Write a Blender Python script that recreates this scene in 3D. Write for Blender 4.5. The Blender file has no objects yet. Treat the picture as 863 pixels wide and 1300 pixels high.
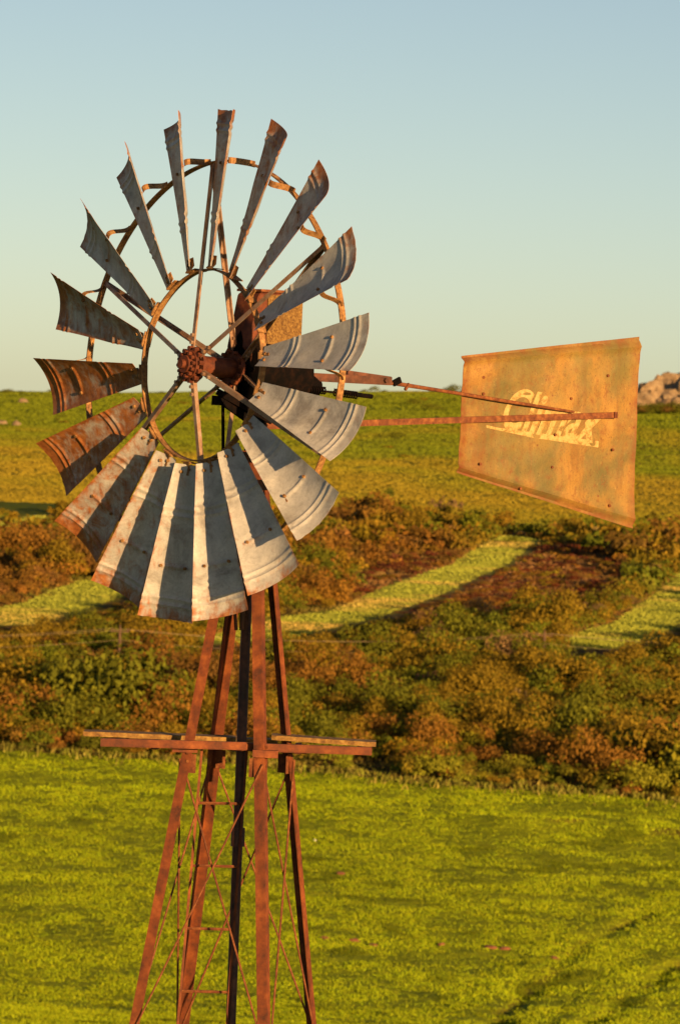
import bpy, math, random
import numpy as np
from mathutils import Vector, Matrix
random.seed(7)
rng = np.random.default_rng(11)
scene = bpy.context.scene
COL = scene.collection
PI = math.pi

# ------------------------------------------------------------------ camera frame
F = 6680.0                    # focal length in pixels of the 863 x 1300 frame
ZC = 7.5                      # eye height above the windmill's foot
PITCH, ROLL = math.radians(1.286), math.radians(2.5)
fwd = Vector((0, math.cos(PITCH), -math.sin(PITCH)))
R0 = Vector((1, 0, 0)); U0 = R0.cross(fwd)
CR = (R0 * math.cos(ROLL) + U0 * math.sin(ROLL)).normalized()
CU = (U0 * math.cos(ROLL) - R0 * math.sin(ROLL)).normalized()
CB = -fwd
EYE = Vector((0, 0, ZC))

def c2w(v, point=True):
    w = CR * v[0] + CU * v[1] + CB * v[2]
    return EYE + w if point else w

def ray(px, py):
    return (CR * ((px - 431.5) / F) + CU * (-(py - 650.0) / F) + fwd)

def at(px, py, depth):
    return EYE + ray(px, py) * depth

def on_plane(px, py, p0, nrm):
    d = ray(px, py)
    return EYE + d * ((p0 - EYE).dot(nrm) / d.dot(nrm))

# ------------------------------------------------------------------ noise + terrain
_tab = np.random.default_rng(3).random((256, 256))
def vnoise(x, y, s, seed=0):
    x = np.asarray(x, float) / s + seed * 17.3; y = np.asarray(y, float) / s + seed * 9.7
    xi = np.floor(x).astype(int); yi = np.floor(y).astype(int)
    fx = x - xi; fy = y - yi
    fx = fx * fx * (3 - 2 * fx); fy = fy * fy * (3 - 2 * fy)
    g = lambda a, b: _tab[a % 256, b % 256]
    return ((g(xi, yi) * (1 - fx) + g(xi + 1, yi) * fx) * (1 - fy) + (g(xi, yi + 1) * (1 - fx) + g(xi + 1, yi + 1) * fx) * fy)

def fbm(x, y, s, o=3, seed=0):
    a, t, n = 1.0, 0.0, 0.0
    for i in range(o):
        t = t + a * vnoise(x, y, s / 2 ** i, seed + i); n += a; a *= .5
    return t / n

KD = np.array([-4000, -60, 0, 25, 60, 120, 200, 286, 310, 400, 498, 605, 712, 819, 1068, 1335, 1531, 1602, 1740, 2400, 4500, 9000], float)
KZ = np.array([20, 6, 5.2, 7.5, 11.2, 17.6, 26.2, 34.2, 33.2, 27.9, 24.9, 22.2, 20.0, 18.2, 12.0, 4.9, -.18, -.36, 4, 30, 45, 60], float)
_fd = np.arange(-4000, 9001, 5.0)
_fz = np.interp(_fd, KD, KZ)
_k = np.hanning(9); _k /= _k.sum()
_fzs = np.convolve(_fz, _k, 'same'); _fzs[:8] = _fz[:8]; _fzs[-8:] = _fz[-8:]

def sstep(a, b, x):
    t = np.clip((x - a) / (b - a), 0, 1); return t * t * (3 - 2 * t)

EDGE = None
def base_h(x, y):
    x = np.asarray(x, float); y = np.asarray(y, float)
    z = ZC - np.interp(y, _fd, _fzs)
    tilt = sstep(800, 1335, y) * np.clip(x, -300, 300) * .044
    far = sstep(420, 500, y)
    z = z + tilt + far * ((fbm(x, y, 60, 3, 1) - .5) * 1.3 + (vnoise(x, y, 26, 14) - .5) * .8 * sstep(1200, 1500, y) + (vnoise(x, y, 23, 16) - .5) * 2.0 * (1 - sstep(455, 525, y)))
    z = z + sstep(220, 260, y) * (1 - far) * ((vnoise(x, y, 14, 5) - .5) * .5 + (vnoise(x, y, 4, 6) - .5) * .18)
    z = z + sstep(40, 90, y) * (1 - sstep(220, 260, y)) * (fbm(x, y, 20, 2, 8) - .5) * .5
    return z

def unproj(px, py):
    d = ray(px, py)
    t = 215.0; prev = t
    while t < 4000:
        p = EYE + d * t
        if p.z < float(base_h(p.x, p.y)):
            lo, hi = prev, t
            for _ in range(12):
                m = (lo + hi) / 2; p = EYE + d * m
                if p.z < float(base_h(p.x, p.y)): hi = m
                else: lo = m
            break
        prev = t; t *= 1.004
    p = EYE + d * t
    return (p.x, p.y)

def poly_w(pts):
    return np.array([unproj(*p) for p in pts])

def poly_mask(poly, x, y, soft):
    """1 inside, 0 outside, soft edge in metres"""
    x = np.asarray(x, float); y = np.asarray(y, float)
    inside = np.zeros(x.shape, bool); dist = np.full(x.shape, 1e9)
    n = len(poly)
    for i in range(n):
        ax, ay = poly[i]; bx, by = poly[(i + 1) % n]
        c = ((ay > y) != (by > y)) & (x < (bx - ax) * (y - ay) / (by - ay + 1e-12) + ax)
        inside ^= c
        dx, dy = bx - ax, by - ay
        t = np.clip(((x - ax) * dx + (y - ay) * dy) / (dx * dx + dy * dy + 1e-9), 0, 1)
        dist = np.minimum(dist, np.hypot(x - ax - t * dx, y - ay - t * dy))
    sd = np.where(inside, dist, -dist)
    return sstep(-soft, soft, sd)

def line_dist(pl, x, y):
    dist = np.full(np.shape(x), 1e9)
    for (ax, ay), (bx, by) in zip(pl[:-1], pl[1:]):
        dx, dy = bx - ax, by - ay
        t = np.clip(((x - ax) * dx + (y - ay) * dy) / (dx * dx + dy * dy + 1e-9), 0, 1)
        dist = np.minimum(dist, np.hypot(x - ax - t * dx, y - ay - t * dy))
    return dist

STRIPS = [poly_w(p) for p in (
    [(633, 680), (660, 680), (682, 686), (663, 703), (612, 730), (558, 757), (500, 777), (427, 798), (362, 812), (300, 818), (250, 812), (300, 797), (362, 783), (421, 776), (481, 750), (546, 726), (600, 699)],
    [(900, 700), (900, 775), (863, 797), (840, 806), (814, 818), (766, 825), (707, 822), (730, 803), (778, 792), (814, 765), (840, 745), (863, 724)],
    [(-60, 790), (0, 772), (35, 765), (70, 748), (104, 738), (150, 736), (190, 746), (156, 760), (101, 775), (52, 794), (0, 795), (-60, 805)],
    [(-50, 664), (0, 664), (58, 653), (64, 658), (0, 674), (-50, 676)])]
EP0, EP1 = unproj(-40, 949), unproj(903, 1024)
def edge_y(x):
    return EP0[1] + (np.asarray(x) - EP0[0]) / (EP1[0] - EP0[0]) * (EP1[1] - EP0[1]) + (vnoise(np.asarray(x) * 1.0, 0, 9, 3) - .5) * 3
BUSHTOP = poly_w([(-80, 668), (60, 648), (160, 640), (390, 648), (470, 642), (590, 652), (640, 668), (760, 664), (940, 672)])
def bushtop_y(x):
    o = np.argsort(BUSHTOP[:, 0]); return np.interp(x, BUSHTOP[o, 0], BUSHTOP[o, 1])
RUTS = [poly_w(p) for p in ([(930, 1120), (863, 1148), (790, 1176), (735, 1205), (690, 1245), (640, 1290), (600, 1335)], [(930, 1205), (863, 1225), (800, 1262), (755, 1300), (730, 1330)])]
HUMM = poly_w([(560, 1040), (640, 1048), (720, 1050), (800, 1056), (863, 1062), (940, 1075)])
HEATH = poly_w([(420, 745), (520, 700), (620, 705), (720, 690), (790, 715), (800, 760), (720, 800), (640, 790), (560, 775), (470, 790)])

def full_h(x, y):
    z = base_h(x, y)
    for r in RUTS:
        d = line_dist(r, x, y) + (vnoise(x, y, 2.2, 4) - .5) * 1.6
        z = z - .27 * np.exp(-(d / .65) ** 2) * (vnoise(x, y, 5, 15) * 1.6) + .08 * np.exp(-((d - 1.7) / .8) ** 2)
    d = line_dist(HUMM, x, y)
    z = z + np.exp(-(d / 2.0) ** 2) * (vnoise(x, y, 3.0, 2)) * .55
    return z

# ------------------------------------------------------------------ node helpers
def new_mat(name):
    m = bpy.data.materials.new(name); m.use_nodes = True
    nt = m.node_tree; nt.nodes.clear()
    out = nt.nodes.new('ShaderNodeOutputMaterial'); b = nt.nodes.new('ShaderNodeBsdfPrincipled')
    nt.links.new(b.outputs[0], out.inputs[0])
    return m, nt, b
def N(nt, t, **kw):
    n = nt.nodes.new(t)
    for k, v in kw.items():
        if k.startswith('i_'): n.inputs[int(k[2:]) if k[2:].isdigit() else k[2:]].default_value = v
        else: setattr(n, k, v)
    return n
def noise(nt, vec, scale, detail=4, rough=.55, dist=0.0):
    n = N(nt, 'ShaderNodeTexNoise'); n.inputs['Scale'].default_value = scale
    n.inputs['Detail'].default_value = detail; n.inputs['Roughness'].default_value = rough
    n.inputs['Distortion'].default_value = dist
    nt.links.new(vec, n.inputs['Vector']); return n.outputs['Fac']
def ramp(nt, fac, stops):
    r = N(nt, 'ShaderNodeValToRGB'); e = r.color_ramp.elements
    e[0].position, e[0].color = stops[0][0], (*stops[0][1], 1)
    e[1].position, e[1].color = stops[-1][0], (*stops[-1][1], 1)
    for p, c in stops[1:-1]:
        x = e.new(p); x.color = (*c, 1)
    nt.links.new(fac, r.inputs[0]); return r.outputs[0]
def rampf(nt, fac, a, b):
    r = N(nt, 'ShaderNodeMapRange'); r.inputs[1].default_value = a; r.inputs[2].default_value = b
    nt.links.new(fac, r.inputs[0]); return r.outputs[0]
def mix(nt, fac, a, b, mode='MIX'):
    m = N(nt, 'ShaderNodeMix', data_type='RGBA', blend_type=mode)
    for s, v in ((m.inputs[0], fac), (m.inputs[6], a), (m.inputs[7], b)):
        if isinstance(v, (int, float)): s.default_value = v
        elif isinstance(v, tuple): s.default_value = (*v, 1)
        else: nt.links.new(v, s)
    return m.outputs[2]
def mth(nt, op, a, b=0.0):
    m = N(nt, 'ShaderNodeMath', operation=op)
    for s, v in ((m.inputs[0], a), (m.inputs[1], b)):
        if isinstance(v, (int, float)): s.default_value = v
        else: nt.links.new(v, s)
    return m.outputs[0]
def attr(nt, name, out='Fac'):
    return N(nt, 'ShaderNodeAttribute', attribute_name=name).outputs[out]
def pos(nt): return N(nt, 'ShaderNodeNewGeometry').outputs['Position']
def bump(nt, b, h, strength, dist):
    n = N(nt, 'ShaderNodeBump'); n.inputs['Strength'].default_value = strength; n.inputs['Distance'].default_value = dist
    nt.links.new(h, n.inputs['Height']); nt.links.new(n.outputs[0], b.inputs['Normal'])

# ---- galvanised sail steel
def mat_sail():
    m, nt, b = new_mat('galvanised_sail_steel'); L = nt.links
    P = pos(nt)
    spang = noise(nt, P, 9, 5, .6)
    fine = noise(nt, P, 70, 4, .7)
    base = ramp(nt, spang, [(.3, (.38, .365, .34)), (.5, (.48, .46, .43)), (.72, (.60, .565, .51))])
    base = mix(nt, mth(nt, 'MULTIPLY', rampf(nt, fine, .45, .7), .35), base, (.20, .19, .18))
    rustn = noise(nt, P, 13, 6, .72, .6)
    streakv = N(nt, 'ShaderNodeMapping'); streakv.inputs['Scale'].default_value = (38, 38, 5)
    L.new(P, streakv.inputs[0]); streak = noise(nt, streakv.outputs[0], 1.0, 4, .6)
    r = attr(nt, 'rust')
    gr = rampf(nt, noise(nt, P, 5.5, 6, .7, .8), .5, .66)
    base = mix(nt, mth(nt, 'MULTIPLY', gr, .55), base, (.13, .105, .085))
    amt = mth(nt, 'ADD', mth(nt, 'MULTIPLY', rustn, .7), mth(nt, 'MULTIPLY', streak, .3))
    amt = mth(nt, 'ADD', amt, mth(nt, 'MULTIPLY', mth(nt, 'SUBTRACT', r, .5), .75))
    fac = N(nt, 'ShaderNodeMapRange', interpolation_type='SMOOTHSTEP'); L.new(amt, fac.inputs[0])
    fac.inputs[1].default_value = .45; fac.inputs[2].default_value = .72
    rc = ramp(nt, noise(nt, P, 30, 4, .7), [(.3, (.16, .045, .012)), (.55, (.34, .115, .03)), (.8, (.45, .21, .06))])
    col = mix(nt, fac.outputs[0], base, rc)
    L.new(col, b.inputs['Base Color'])
    inv = mth(nt, 'SUBTRACT', 1.0, fac.outputs[0])
    L.new(mth(nt, 'MULTIPLY', inv, .12), b.inputs['Metallic'])
    L.new(mth(nt, 'ADD', mth(nt, 'MULTIPLY', fine, .2), .42), b.inputs['Roughness'])
    bump(nt, b, noise(nt, P, 22, 4, .6), .25, .006)
    return m

def mat_rust(name, c0, c1, c2, scale=20, rough=.75, met=0.0, bs=.4):
    m, nt, b = new_mat(name); P = pos(nt)
    n = noise(nt, P, scale, 6, .7)
    col = ramp(nt, n, [(.32, c0), (.5, c1), (.7, c2)])
    big = noise(nt, P, scale * .17, 3, .5)
    col = mix(nt, mth(nt, 'MULTIPLY', rampf(nt, big, .45, .7), .5), col, c0)
    nt.links.new(col, b.inputs['Base Color'])
    b.inputs['Roughness'].default_value = rough; b.inputs['Metallic'].default_value = met
    b.inputs['Specular IOR Level'].default_value = .06 if c1[0] < .01 else .35
    bump(nt, b, noise(nt, P, scale * 3, 4, .7), bs, .004)
    return m

def mat_vane():
    m, nt, b = new_mat('weathered_ochre_vane_paint'); P = pos(nt)
    mp = N(nt, 'ShaderNodeMapping'); mp.inputs['Scale'].default_value = (1, 1, .8); nt.links.new(P, mp.inputs[0])
    n = noise(nt, mp.outputs[0], 3.2, 5, .62, .3)
    col = ramp(nt, n, [(.34, (.13, .105, .030)), (.45, (.21, .135, .032)), (.54, (.31, .165, .032)), (.68, (.38, .215, .045))])
    blot = noise(nt, P, 26, 6, .75)
    col = mix(nt, mth(nt, 'MULTIPLY', rampf(nt, blot, .52, .68), .8), col, (.19, .065, .015))
    pale = noise(nt, P, 45, 5, .8)
    col = mix(nt, mth(nt, 'MULTIPLY', rampf(nt, pale, .60, .72), .7), col, (.42, .29, .10))
    sv = N(nt, 'ShaderNodeMapping'); sv.inputs['Scale'].default_value = (11, 11, 1.3); nt.links.new(P, sv.inputs[0])
    stv = noise(nt, sv.outputs[0], 1.0, 5, .7)
    col = mix(nt, mth(nt, 'MULTIPLY', rampf(nt, stv, .52, .68), .7), col, (.19, .08, .016))
    olv = noise(nt, P, 2.1, 4, .6, .5)
    col = mix(nt, mth(nt, 'MULTIPLY', rampf(nt, olv, .50, .66), .75), col, (.165, .135, .034))
    spk = noise(nt, P, 120, 3, .8)
    col = mix(nt, mth(nt, 'MULTIPLY', rampf(nt, spk, .56, .70), .8), col, (.07, .028, .010))
    pit = N(nt, 'ShaderNodeTexVoronoi'); pit.inputs['Scale'].default_value = 9; nt.links.new(P, pit.inputs['Vector'])
    pf = mth(nt, 'LESS_THAN', pit.outputs['Distance'], .055)
    col = mix(nt, mth(nt, 'MULTIPLY', pf, .8), col, (.15, .035, .012))
    mg = attr(nt, 'margin'); e = mth(nt, 'MULTIPLY', mg, rampf(nt, noise(nt, P, 14, 5, .7), .35, .6))
    col = mix(nt, mth(nt, 'MULTIPLY', e, .85), col, (.20, .055, .014))
    nt.links.new(col, b.inputs['Base Color']); b.inputs['Roughness'].default_value = .62
    b.inputs['Metallic'].default_value = .1
    bump(nt, b, noise(nt, P, 12, 5, .65), .5, .01)
    return m

def mat_letter():
    m, nt, b = new_mat('faded_cream_lettering_paint'); P = pos(nt)
    n = noise(nt, P, 32, 6, .75)
    col = ramp(nt, n, [(.40, (.25, .14, .030)), (.49, (.42, .275, .085)), (.72, (.56, .40, .16))])
    nt.links.new(col, b.inputs['Base Color']); b.inputs['Roughness'].default_value = .7
    bump(nt, b, noise(nt, P, 60, 4, .7), .3, .004)
    return m

def mat_leaf():
    m, nt, b = new_mat('scrub_leaves')
    c = attr(nt, 'leafcol', 'Color')
    rnd = N(nt, 'ShaderNodeNewGeometry').outputs['Random Per Island']
    c = mix(nt, 1.0, c, ramp(nt, rnd, [(0, (.68, .68, .66)), (.6, (1, 1, 1)), (1, (1.25, 1.2, 1.1))]), 'MULTIPLY')
    nt.links.new(c, b.inputs['Base Color']); b.inputs['Roughness'].default_value = .8
    b.inputs['Specular IOR Level'].default_value = .12
    return m

def mat_ground():
    m, nt, b = new_mat('veld_ground'); P = pos(nt); L = nt.links
    field, strip, bush, heath, bare = (attr(nt, a) for a in ('field', 'strip', 'bush', 'heath', 'bare'))
    n1 = noise(nt, P, .045, 5, .6); n2 = noise(nt, P, .35, 5, .65); n3 = noise(nt, P, 2.4, 4, .7)
    sq = N(nt, 'ShaderNodeMapping'); sq.inputs['Scale'].default_value = (.012, .03, .03); L.new(P, sq.inputs[0])
    n4 = noise(nt, sq.outputs[0], 1, 6, .62)
    hill = ramp(nt, n4, [(.34, (.115, .145, .010)), (.48, (.17, .175, .012)), (.6, (.24, .165, .022)), (.75, (.28, .16, .035))])
    up = attr(nt, 'upper')
    hill = mix(nt, up, hill, ramp(nt, n2, [(.3, (.075, .125, .006)), (.7, (.14, .18, .010))]))
    hill = mix(nt, mth(nt, 'MULTIPLY', rampf(nt, n2, .56, .7), .6), hill, (.10, .085, .015))
    soil = ramp(nt, n2, [(.3, (.085, .045, .016)), (.5, (.14, .065, .022)), (.7, (.12, .10, .02))])
    hcol = ramp(nt, n2, [(.35, (.09, .035, .016)), (.5, (.14, .06, .024)), (.66, (.20, .12, .05))])
    soil = mix(nt, heath, soil, hcol)
    col = mix(nt, bush, hill, soil)
    sc = ramp(nt, n2, [(.3, (.27, .33, .025)), (.55, (.34, .38, .035)), (.75, (.46, .35, .07))])
    col = mix(nt, strip, col, sc)
    fc = ramp(nt, mth(nt, 'ADD', mth(nt, 'MULTIPLY', n2, .6), mth(nt, 'MULTIPLY', n3, .4)), [(.33, (.15, .18, .008)), (.5, (.25, .29, .010)), (.68, (.32, .33, .012))])
    col = mix(nt, field, col, fc)
    col = mix(nt, bare, col, (.22, .075, .03))
    L.new(col, b.inputs['Base Color']); b.inputs['Roughness'].default_value = .95
    b.inputs['Specular IOR Level'].default_value = .05
    hh = mth(nt, 'ADD', mth(nt, 'MULTIPLY', n2, 1.2), mth(nt, 'MULTIPLY', n3, .25))
    bump(nt, b, hh, .8, .55)
    return m

def mat_plain(name, stops, scale=5, rough=.8, bs=.4, bd=.02):
    m, nt, b = new_mat(name); P = pos(nt)
    nt.links.new(ramp(nt, noise(nt, P, scale, 6, .65), stops), b.inputs['Base Color'])
    b.inputs['Roughness'].default_value = rough
    bump(nt, b, noise(nt, P, scale * 2.5, 5, .7), bs, bd)
    return m

M = {
    'sail': mat_sail(),
    'leg': mat_rust('red_oxide_angle_iron', (.055, .018, .009), (.165, .040, .010), (.30, .085, .018), 11),
    'dark': mat_rust('shaded_dark_iron', (.003, .003, .003), (.006, .004, .004), (.018, .008, .005), 25, .95, .0),  # dark iron; near-black tone includes painted shade for the gearbox front
    'pipe': mat_rust('tarnished_brown_pipe', (.03, .016, .012), (.09, .032, .018), (.17, .06, .03), 14, .55),
    'rust': mat_rust('rusted_bar_iron', (.08, .022, .009), (.17, .05, .015), (.32, .12, .032), 30),
    'rim': mat_rust('scaling_rim_iron', (.10, .05, .022), (.30, .145, .05), (.52, .30, .11), 34, .65, .15),
    'spoke': mat_rust('weathered_spoke_steel', (.15, .08, .05), (.34, .20, .12), (.42, .34, .27), 12, .5, .35),
    'hood': mat_rust('flaking_hood_sheet', (.07, .03, .010), (.20, .10, .022), (.36, .22, .06), 90, .7, .1, .8),
    'hoodr': mat_rust('oxide_red_hood_sheet', (.06, .016, .008), (.13, .032, .012), (.22, .06, .02), 22, .7, .05),
    'plank': mat_rust('sun_bleached_plank', (.08, .035, .012), (.25, .13, .03), (.42, .27, .07), 22, .85),
    'vane': mat_vane(), 'letter': mat_letter(), 'leaf': mat_leaf(), 'ground': mat_ground(),
    'rock': mat_plain('tan_sandstone', [(.3, (.16, .095, .045)), (.5, (.27, .18, .095)), (.7, (.36, .26, .15))], .6, .9, .8, .4),
    'pole': mat_plain('creosoted_pole_wood', [(.3, (.07, .035, .018)), (.7, (.14, .075, .035))], 3),
    'wire': mat_plain('aluminium_wire', [(.3, (.34, .24, .12)), (.7, (.42, .30, .16))], 3, .4, 0),
    'white': mat_plain('pale_plastic', [(.3, (.7, .68, .6)), (.7, (.8, .78, .7))], 3),
    'soil': mat_plain('molehill_soil', [(.3, (.16, .05, .02)), (.7, (.30, .11, .045))], 3, .95, .8, .05),
}

# ------------------------------------------------------------------ mesh builder
class MB:
    def __init__(s): s.v = []; s.f = []
    def add(s, vs, fs):
        o = len(s.v); s.v += [Vector(v) for v in vs]; s.f += [[i + o for i in f] for f in fs]
    def beam(s, a, b, w, h, up=Vector((0, 0, 1))):
        """box bar: w across (side), h along up"""
        a, b = Vector(a), Vector(b); d = (b - a).normalized()
        side = d.cross(up)
        if side.length < 1e-4: side = d.cross(Vector((1, 0, 0)))
        side.normalize(); u = side.cross(d).normalized()
        vs = [p + side * (sx * w / 2) + u * (sy * h / 2) for p in (a, b) for sx, sy in ((-1, -1), (1, -1), (1, 1), (-1, 1))]
        s.add(vs, [(3, 2, 1, 0), (4, 5, 6, 7), (0, 1, 5, 4), (1, 2, 6, 5), (2, 3, 7, 6), (3, 0, 4, 7)])
    def prof(s, a, b, e1, e2, pts):
        """extrude a closed profile (coordinates along e1, e2) from a to b"""
        a, b = Vector(a), Vector(b); n = len(pts)
        vs = [p + e1 * x + e2 * y for p in (a, b) for x, y in pts]
        fs = [[i, (i + 1) % n, n + (i + 1) % n, n + i] for i in range(n)]
        fs += [list(range(n))[::-1], list(range(n, 2 * n))]
        s.add(vs, fs)
    def angle(s, a, b, e1, e2, w=.05, t=.006):
        s.prof(a, b, e1, e2, [(0, 0), (w, 0), (w, t), (t, t), (t, w), (0, w)])
    def tube(s, pts, r, n=8, cap=True):
        pts = [Vector(p) for p in pts]; rr = r if isinstance(r, (list, tuple)) else [r] * len(pts)
        vs = []; ref = None
        for i, p in enumerate(pts):
            d = (pts[min(i + 1, len(pts) - 1)] - pts[max(i - 1, 0)]).normalized()
            if ref is None:
                ref = d.cross(Vector((0, 0, 1)))
                if ref.length < .05: ref = d.cross(Vector((1, 0, 0)))
            ref = (ref - d * ref.dot(d)).normalized(); o = d.cross(ref)
            for k in range(n):
                a = 2 * PI * k / n; vs.append(p + (ref * math.cos(a) + o * math.sin(a)) * rr[i])
        fs = [[i * n + k, i * n + (k + 1) % n, (i + 1) * n + (k + 1) % n, (i + 1) * n + k] for i in range(len(pts) - 1) for k in range(n)]
        if cap: fs += [list(range(n))[::-1], [(len(pts) - 1) * n + k for k in range(n)]]
        s.add(vs, fs)
    def bolt(s, p, d, r=.009, h=.01):
        d = Vector(d).normalized(); s.tube([Vector(p) - d * h * .3, Vector(p) + d * h], r, 6)
    def strip(s, pts, wdir, w, t, ndirs):
        """flat strap through pts, w wide along wdir, t thick along ndirs"""
        vs = []
        for p, nd in zip(pts, ndirs):
            p = Vector(p)
            for a, b in ((-1, -1), (1, -1), (1, 1), (-1, 1)): vs.append(p + wdir * (a * w / 2) + nd * (b * t / 2))
        k = len(pts); fs = [[i * 4 + j, i * 4 + (j + 1) % 4, (i + 1) * 4 + (j + 1) % 4, (i + 1) * 4 + j] for i in range(k - 1) for j in range(4)]
        fs += [[3, 2, 1, 0], [4 * k - 4 + j for j in range(4)]]
        s.add(vs, fs)
    def build(s, name, mat, parent=None, smooth=False, bevel=0):
        me = bpy.data.meshes.new(name); me.from_pydata([tuple(v) for v in s.v], [], s.f); me.update()
        import bmesh
        bm = bmesh.new(); bm.from_mesh(me); bmesh.ops.recalc_face_normals(bm, faces=bm.faces)
        if bevel: bmesh.ops.bevel(bm, geom=[e for e in bm.edges if e.is_manifold and e.calc_face_angle(0) > .6], offset=bevel, segments=1, affect='EDGES')
        bm.to_mesh(me); bm.free()
        if smooth:
            me.polygons.foreach_set('use_smooth', [True] * len(me.polygons)); me.set_sharp_from_angle(angle=math.radians(40))
        me.materials.append(mat)
        o = bpy.data.objects.new(name, me); COL.objects.link(o)
        if parent: attach(o, parent)
        return o
def root_matrix(o):
    m = Matrix.Translation(o.location)
    return root_matrix(o.parent) @ o.matrix_parent_inverse @ m if o.parent else m
def attach(o, parent):
    o.parent = parent; o.matrix_parent_inverse = root_matrix(parent).inverted()
def tag(o, label=None, cat=None, group=None, kind=None):
    if label: o['label'] = label
    if cat: o['category'] = cat
    if group: o['group'] = group
    if kind: o['kind'] = kind
    return o

def np_mesh(name, verts, faces_n, idx, mat, attrs=None, smooth=False):
    """verts (n,3); idx flat corner list of polygons with faces_n corners each"""
    me = bpy.data.meshes.new(name); nv = len(verts); nf = len(idx) // faces_n
    me.vertices.add(nv); me.vertices.foreach_set('co', np.ascontiguousarray(verts, np.float32).ravel())
    me.loops.add(len(idx)); me.loops.foreach_set('vertex_index', np.ascontiguousarray(idx, np.int32).ravel())
    me.polygons.add(nf); me.polygons.foreach_set('loop_start', np.arange(0, nf * faces_n, faces_n, dtype=np.int32))
    me.polygons.foreach_set('loop_total', np.full(nf, faces_n, np.int32))
    if smooth: me.polygons.foreach_set('use_smooth', np.ones(nf, bool))
    for k, (typ, data) in (attrs or {}).items():
        a = me.attributes.new(k, typ, 'POINT')
        a.data.foreach_set('value' if typ == 'FLOAT' else 'color', np.ascontiguousarray(data, np.float32).ravel())
    me.update(calc_edges=True); me.validate()
    me.materials.append(mat)
    o = bpy.data.objects.new(name, me); COL.objects.link(o)
    return o

# ------------------------------------------------------------------ WINDMILL
# wheel pose, measured in the camera's frame and turned into world space
AL, TI, PSI = .887, .065, .109
RI, RO, WI, WO, BI, BO, AI, AO = .474, 1.22, .112, .300, .548, .394, .070, .084
c_cam = Vector((-.6205, .6916, -25.0))
n_cam = Vector((-math.sin(AL) * math.cos(TI), math.sin(TI), math.cos(AL) * math.cos(TI)))
r_cam = (Vector((0, 1, 0)) - n_cam * n_cam.y).normalized(); s_cam = r_cam.cross(n_cam).normalized()
WC = c2w(c_cam); WN = c2w(n_cam, False); WR = c2w(r_cam, False); WS = c2w(s_cam, False)
def rad(a): return WR * math.cos(a) + WS * math.sin(a)
def tan_(a): return WS * math.cos(a) - WR * math.sin(a)

APEX = at(326, 493, 25.18)
LEAN = Vector((-.009, 0, 0))
def axis_pt(z): return Vector((APEX.x, APEX.y, z)) + LEAN * (APEX.z - z)
DIRS = {'D': Vector((.068, -.14, 0)), 'A': Vector((-.14, -.068, 0)), 'E': Vector((.14, .068, 0)), 'B': Vector((-.068, .14, 0))}
def leg_pt(k, z): return axis_pt(z) + DIRS[k] * (APEX.z - z + .12)
GZ = float(base_h(APEX.x, APEX.y))
mill = bpy.data.objects.new('windmill', None); mill.location = (axis_pt(GZ).x, axis_pt(GZ).y, GZ); COL.objects.link(mill)
tag(mill, 'rusty farm windmill with galvanised blades and an ochre tail vane on a red tower', 'windmill')
bpy.context.view_layer.update()

# legs: angle iron, corner outwards
ZTOP = APEX.z - .30
order = ['A', 'D', 'E', 'B']
for i, k in enumerate(order):
    nx, pv = order[(i + 1) % 4], order[i - 1]
    e1 = (DIRS[nx] - DIRS[k]).normalized(); e2 = (DIRS[pv] - DIRS[k]).normalized()
    mb = MB(); zj = APEX.z - 2.55
    mb.angle(leg_pt(k, ZTOP), leg_pt(k, GZ - .3), e1, e2, .049, .006)
    lg = mb.build('leg', M['leg'], mill)
    for zz in (APEX.z - 1.72, APEX.z - 3.3, APEX.z - 5.0):
        p = leg_pt(k, zz)
        for q in (.02, -.03, -.07):
            b_ = MB(); b_.bolt(p + e1 * .028 + Vector((0, 0, q)), e1.cross(Vector((0, 0, 1))) * (1 if e1.cross(Vector((0, 0, 1))).dot(DIRS[k]) > 0 else -1), .008, .012); b_.build('bolt', M['rust'], lg)
    for zz in (APEX.z - 1.80, APEX.z - 3.24, APEX.z - 4.92):
        for e_ in (e1, e2):
            nn = e_.cross(Vector((0, 0, 1))).normalized(); nn = nn if nn.dot(DIRS[k]) < 0 else -nn
            p = leg_pt(k, zz); gp = MB()
            gp.beam(p + e_ * .050 + nn * .010 + Vector((0, 0, .045)), p + e_ * .050 + nn * .010 - Vector((0, 0, .045)), .052, .004, nn); gp.build('gusset_plate', M['rust'], lg)
# tower cap and mast
mb = MB()
for a_, b2 in (('A', 'D'), ('D', 'E'), ('E', 'B'), ('B', 'A')):
    for zz in (ZTOP - .03, ZTOP - .16):
        mb.beam(leg_pt(a_, zz), leg_pt(b2, zz), .012, .05)
mb.tube([axis_pt(ZTOP - .2), axis_pt(ZTOP + .32)], .045, 16)
mb.build('tower_cap', M['dark'], mill, True)
# girts and cross rods, panel by panel below the platform
panels = [APEX.z - 1.74, APEX.z - 3.22, APEX.z - 4.9, GZ + .25]
faces = (('A', 'D'), ('D', 'E'), ('E', 'B'), ('B', 'A'))
for j, z0 in enumerate(panels[:-1]):
    z1 = panels[j + 1]
    for a_, b2 in faces:
        off = (DIRS[a_] + DIRS[b2]).normalized()
        for q, (p, r) in enumerate(((a_, b2), (b2, a_))):
            m2 = MB(); o_ = off * (-.006 + .012 * q)
            m2.tube([leg_pt(p, z0 - .04) + o_, leg_pt(r, z1 + .04) + o_], .0052, 6)
            m2.build('brace_rod', M['rust'], mill, True)
    if j:
        for a_, b2 in faces:
            m2 = MB(); d = (leg_pt(b2, z0) - leg_pt(a_, z0)).normalized()
            m2.angle(leg_pt(a_, z0) - d * .0, leg_pt(b2, z0), Vector((0, 0, -1)), -(DIRS[a_] + DIRS[b2]).normalized(), .035, .005)
            m2.build('girt', M['leg'], mill)
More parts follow.
